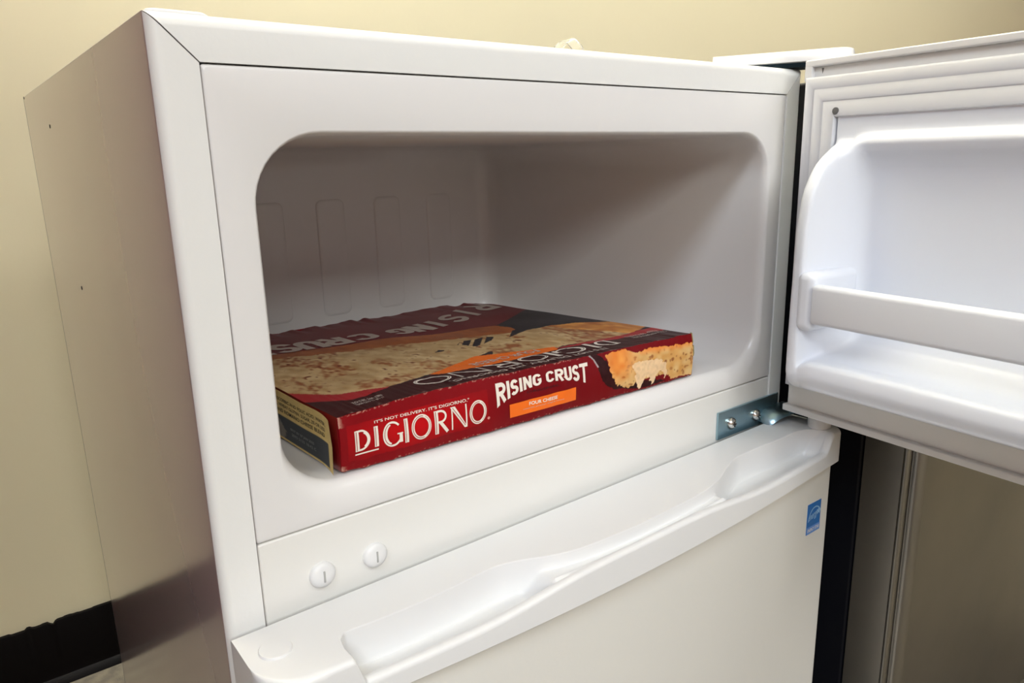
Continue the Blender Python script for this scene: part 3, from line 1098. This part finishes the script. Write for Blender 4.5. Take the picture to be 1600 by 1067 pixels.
# brand name along the front edge of the top
seq = [('D', .790, .735), ('I', .725, .710), ('G', .690, .605), ('I', .598, .583), ('O', .570, .490), ('R', .475, .405), ('N', .390, .312), ('O', .300, .212)]
wh, rd = [], []
hT = 0.062
for ch, a, b in seq:
    sc = 0.44 / hT                                      # box-height units -> v units
    A, B = inline_letter(ch, 0, (a - b) * sc * 1.0, 0, 0.44)
    V, F = merge(A)
    lo_ = decal('letter', [(a - x / sc, 0.112 - y / sc) for x, y in V], F, t1, M_white)
    V, F = merge(B) if B else ([], [])
    if V:
        decal('inline_stroke', [(a - x / sc, 0.112 - y / sc) for x, y in V], F, t2, M_darkprint, lo_)
put_text('lettering', "IT'S NOT DELIVERY. IT'S DIGIORNO.", [(0.72, 0.040), (0.27, 0.040), (0.72, 0.022), (0.27, 0.022)], t1, M_whitedim, 0.01)
put_text('lettering', 'FOUR CHEESE', [(0.60, 0.165), (0.40, 0.160), (0.60, 0.135), (0.40, 0.130)], t1, M_whitedim, 0.01)
put_text('lettering', 'KEEP FROZEN', [(0.975, 0.105), (0.855, 0.105), (0.975, 0.090), (0.855, 0.090)], t1, M_whitedim, 0.0)
put_text('lettering', 'COOK THOROUGHLY', [(0.985, 0.082), (0.855, 0.082), (0.985, 0.067), (0.855, 0.067)], t1, M_whitedim, 0.0)
put_text('lettering', 'NET WT 28.2 OZ', [(0.122, 0.062), (0.058, 0.062), (0.122, 0.050), (0.058, 0.050)], t1, M_whitedim, 0.01)
put_text('lettering', '(1 LB 12 OZ) 800g', [(0.118, 0.046), (0.058, 0.046), (0.118, 0.034), (0.058, 0.034)], t1, M_whitedim, 0.0)

# lettering on the flap: reading direction runs towards the front edge
fl = lambda v, h: flap_pt(v, h, 0.0008)
for i, tx in enumerate(('BARLEY FLOUR, ASCORBIC AND FOLIC ACID, WATER,', 'VEGETABLE OIL, WHEAT GLUTEN, SUGAR, 2% OR LESS', 'ASIAGO AND ROMANO CHEESE BLEND')):
    h0 = 0.80 - 0.11 * i
    put_text('lettering', tx, [(0.42 - 0.02 * i, h0), (0.030 + 0.006 * i, h0), (0.42 - 0.02 * i, h0 + 0.075), (0.030 + 0.006 * i, h0 + 0.075)], fl, M_ink, 0.01)
put_text('lettering', 'BEST BY 07 JAN 2025', [(0.232, 0.285), (0.108, 0.270), (0.232, 0.345), (0.108, 0.335)], fl, M_greyink, 0.005)
put_text('lettering', '2093 5133 18:42 C', [(0.228, 0.19), (0.100, 0.18), (0.228, 0.245), (0.100, 0.235)], fl, M_greyink, 0.0)

# small torn tabs of kraft board at the right front corner
for (h0, h1, o0_, o1_, y0) in ((0.76, 1.04, 0.0, 0.0085, 0.0), (0.46, 0.74, 0.0, 0.0125, 0.0005)):
    pts = [(1.0, h0 + 0.02), (1.0 + o1_ * 0.8, h0), (1.0 + o1_, h0 + 0.06), (1.0 + o1_ * (0.9 if h1 < 0.9 else 0.45), h1 - 0.02), (1.0, h1)]
    V = [box_pt(u, y0, h) for u, h in pts] + [box_pt(u, y0 + 0.004, h) for u, h in pts]
    F = [(0, 1, 2, 3, 4), (9, 8, 7, 6, 5)] + [(i, (i + 1) % 5, 5 + (i + 1) % 5, 5 + i) for i in range(5)]
    build('torn_tab', V, F, M_kraft, PB, smooth=0)

# ------------------------------------------------------------------ freezer door (open a little less than square)
DP = Vector((0.935, -0.04, 0))
DD = Vector((-0.0918, -0.9958, 0))
DN = Vector((-0.9958, 0.0918, 0))


def dpt(s, n_, z):
    return DP + DD * s + DN * n_ + Vector((0, 0, z))


def dbox(name, s0, s1, n0, n1, z0, z1, m, parent, bev=0.0, seg=2):
    bm = box_bm(s0, s1, n0, n1, z0, z1, bev, seg)
    xform(bm, lambda c: dpt(c.x, c.y, c.z))
    return from_bm(name, bm, m, parent)


SE = 0.960
FD = dbox('freezer_door', 0.0015, SE - 0.0015, -0.105, -0.012, -0.557, -0.0035, M_enamel, FR, 0.006, 3)
# top and bottom end caps
dbox('end_cap', 0.0, SE, -0.107, -0.0035, -0.0055, 0.0048, M_plastic, FD, 0.0022, 3)
for s0, s1 in ((0.0, 0.013), (SE - 0.013, SE)):
    dbox('end_cap_leg', s0, s1, -0.03, -0.0035, -0.0265, -0.0035, M_plastic, FD, 0.002, 2)
dbox('end_cap', 0.0, SE, -0.107, -0.0035, -0.5645, -0.553, M_plastic, FD, 0.0022, 3)
V = [dpt(0.0245, -0.0115, -0.008), dpt(0.0285, -0.0115, -0.008), dpt(0.0265, -0.0115, -0.0165)]
build('cap_notch', V, [(0, 1, 2)], M_greyslot, FD, smooth=0)


def drect(ins, n_):
    s0, s1, z0, z1 = 0.003 + ins, SE - 0.003 - ins, -0.517 + ins * 0.42, -0.0205 - ins
    return [dpt(s0, n_, z0), dpt(s1, n_, z0), dpt(s1, n_, z1), dpt(s0, n_, z1)]


V, F = loft([drect(a, b) for a, b in ((0, -0.012), (0.0005, -0.0035), (0.004, 0.000), (0.013, 0.0010), (0.0165, 0.0008), (0.019, -0.0004), (0.0205, 0.0004), (0.023, 0.0022), (0.033, 0.0038), (0.0365, 0.0034),
                                      (0.038, 0.0022), (0.040, 0.0034), (0.043, 0.0052), (0.056, 0.0075), (0.060, 0.0065), (0.0615, 0.003), (0.0615, -0.0115))], True)
build('door_gasket', V, F, M_gasket, FD, smooth=50)
for s0 in (0.062, SE - 0.070):
    dbox('gasket_gap_shade', s0, s0 + 0.008, -0.0119, -0.0105, -0.46, -0.072, M_greyslot, FD)  # grey strip standing in for the shade inside the gap beside the gasket
V, F = loft([[dpt(0.0665 + r * math.cos(t), n_, -0.0735 + r * math.sin(t)) for t in np.linspace(0, 2 * math.pi, 21)[:-1]] for r, n_ in ((0.0052, -0.01), (0.0052, 0.0078), (0.0042, 0.0080))], True, False, True)
build('gasket_gap_shade', V, F, M_greyslot, FD, smooth=30)  # grey disc standing in for the shaded hole at the gasket corner

# moulded door liner with bin floor and end walls
KE = [(-.073, -.0119), (-.073, .002), (-.108, .002), (-.120, .008), (-.130, .034), (-.150, .066), (-.185, .090), (-.24, .101), (-.34, .104), (-.40, .105), (-.42, .105), (-.435, .105),
      (-.445, .105), (-.452, .105), (-.460, .104), (-.472, .099), (-.482, .088), (-.487, .070), (-.489, .0), (-.489, -.0119)]
KM = [(-.073, -.0119), (-.073, .002), (-.104, .002), (-.111, .014), (-.120, .020), (-.131, .016), (-.150, .001), (-.185, -.0095), (-.32, -.0105), (-.39, -.0105), (-.416, -.004), (-.430, .02),
      (-.434, .07), (-.434, .094), (-.439, .104), (-.455, .107), (-.472, .101), (-.482, .088), (-.486, .0), (-.486, -.0119)]


def dense(K, m_=4):
    out = []
    n = len(K)
    for i in range(n - 1):
        p0, p1, p2, p3 = K[max(i - 1, 0)], K[i], K[i + 1], K[min(i + 2, n - 1)]
        for j in range(m_):
            t = j / m_
            out.append(tuple(0.5 * ((2 * p1[k]) + (-p0[k] + p2[k]) * t * 0.9 + (2 * p0[k] - 5 * p1[k] + 4 * p2[k] - p3[k]) * t * t * 1.0 + (-p0[k] + 3 * p1[k] - 3 * p2[k] + p3[k]) * t**3) if 1 < i < n - 3 else p1[k] + (p2[k] - p1[k]) * t for k in (0, 1)))
    out.append(K[-1])
    return out


def blend_in(sp_):
    t = max(0.0, min(1.0, (sp_ - 0.0965) / 0.042))
    if t < 0.12:
        return 0.78 * (t / 0.40) ** 2 * 1.6
    return max(0.78 * (0.12 / 0.40) ** 2 * 1.6, 1 - (1 - t) ** 3.2)


dE, dM = dense(KE), dense(KM)
half = [0.0682, 0.0684, 0.0690, 0.0705, 0.0725, 0.075, 0.078, 0.082, 0.087, 0.092, 0.096, 0.0985, 0.1005, 0.1025, 0.1045, 0.107, 0.110, 0.114, 0.119, 0.124, 0.130, 0.138, 0.15, 0.22, 0.33]
ss = half + [0.48] + [0.96 - s for s in half[::-1]]
rings = []
for s in ss:
    sp_ = min(s, 0.96 - s)
    a = max(0.0, min(1.0, (sp_ - 0.0684) / 0.0165))
    a = math.sqrt(max(0, 1 - (1 - a) ** 2))
    b = blend_in(sp_)
    rg = []
    for (ze, ne), (zm, nm) in zip(dE, dM):
        z = ze + (zm - ze) * b
        nn_ = ne + (nm - ne) * b
        if nn_ > 0.002:
            nn_ = 0.002 + (nn_ - 0.002) * a
        if sp_ <= 0.0683:
            nn_ = -0.0119
        rg.append(dpt(s, nn_, z))
    rings.append(rg)
V, F = loft(rings, False)
build('door_liner', V, F, M_doorin, FD, smooth=55)
# bosses that hold the bin rail, and the rail
for s0, s1 in ((0.092, 0.1225), (SE - 0.1225, SE - 0.092)):
    dbox('rail_socket', s0, s1, -0.004, 0.108, -0.390, -0.302, M_doorin, FD, 0.012, 5)
pr = []
for i in range(2):
    pass
rail = []
for s in (0.1215, 0.1225, 0.124, SE - 0.124, SE - 0.1225, SE - 0.1215):
    ins = {0.1215: 0.003, 0.1225: 0.0008}.get(round(min(s, SE - s), 4), 0.0)
    rail.append([dpt(s, n_, z) for n_, z in rrect(0.088 + ins, 0.110 - ins, -0.3765 + ins, -0.3185 - ins, 0.007, 5)])
V, F = loft(rail, True, True, True)
build('bin_rail', V, F, M_doorin, FD, smooth=45)

# ------------------------------------------------------------------ neighbouring stainless refrigerator
NX0, NX1 = 1.10, 2.25
NF = thing('refrigerator', (0.5 * (NX0 + NX1), 0.4, ZF), 'stainless steel door refrigerator with black sides, standing right of the white one', 'refrigerator')
box('cabinet', NX0, NX1, -0.1085, 0.90, ZB, -0.012, M_black, NF, 0.006, 3)
plan = [(NX0 + 0.001, -0.1115), (NX0 + 0.001, -0.180)] + arc(NX0 + 0.003, -0.186, 0.006, 110, 250, 6) + [(NX0 + 0.0065, -0.1935), (NX0 + 0.0065, -0.1965)] + arc(NX0 + 0.019, -0.2005, 0.0145, 160, 270, 8) + \
       arc(NX1 - 0.017, -0.199, 0.016, 270, 360, 6) + [(NX1 - 0.001, -0.1115)]
V, F = loft([[(x, y, z) for x, y in plan] for z in (ZB + 0.03, -0.02)], True, True, True)
ND = build('door', V, F, M_steel, NF, smooth=30)
box('door_gasket', NX0 + 0.008, NX1 - 0.008, -0.1118, -0.1080, ZB + 0.04, -0.03, M_black, NF)
for x in (NX0 + 0.08, NX1 - 0.08):
    for y in (-0.02, 0.82):
        V, F = loft([[(x + r * math.cos(t), y + r * math.sin(t), z) for t in np.linspace(0, 2 * math.pi, 17)[:-1]] for r, z in ((0.022, ZF), (0.026, ZF + 0.004), (0.026, ZF + 0.016), (0.011, ZF + 0.018), (0.011, ZB + 0.002))], True, True, True)
        build('levelling_foot', V, F, M_black, NF)
# ribbed handle-free door: slim vertical bar grip on its far side
# ------------------------------------------------------------------ clear plastic loop on top of the white refrigerator
PL = []
cx, cy0 = 0.708, 0.25
for i in range(25):
    a = math.pi * i / 24
    wob = 0.004 * math.sin(3 * a)
    c = Vector((cx - (0.026 + wob) * math.cos(a), cy0, 0.0005 + 0.054 * math.sin(a) ** 0.8))
    rdir = Vector((-math.cos(a), 0, math.sin(a)))
    PL.append([tuple(c + rdir * dr + Vector((0, dy, 0))) for dr, dy in ((0.0, -0.012), (0.003, -0.012), (0.003, 0.012), (0.0, 0.012))])
V, F = loft(PL, True, True, True)
V = [(x, y, max(z, 0.0004)) for x, y, z in V]
o = build('plastic_loop', V, F, M_clear, None, smooth=40, origin=(cx, cy0, 0.0))
o['label'] = 'small clear plastic loop standing on top of the white refrigerator'
o['category'] = 'plastic'
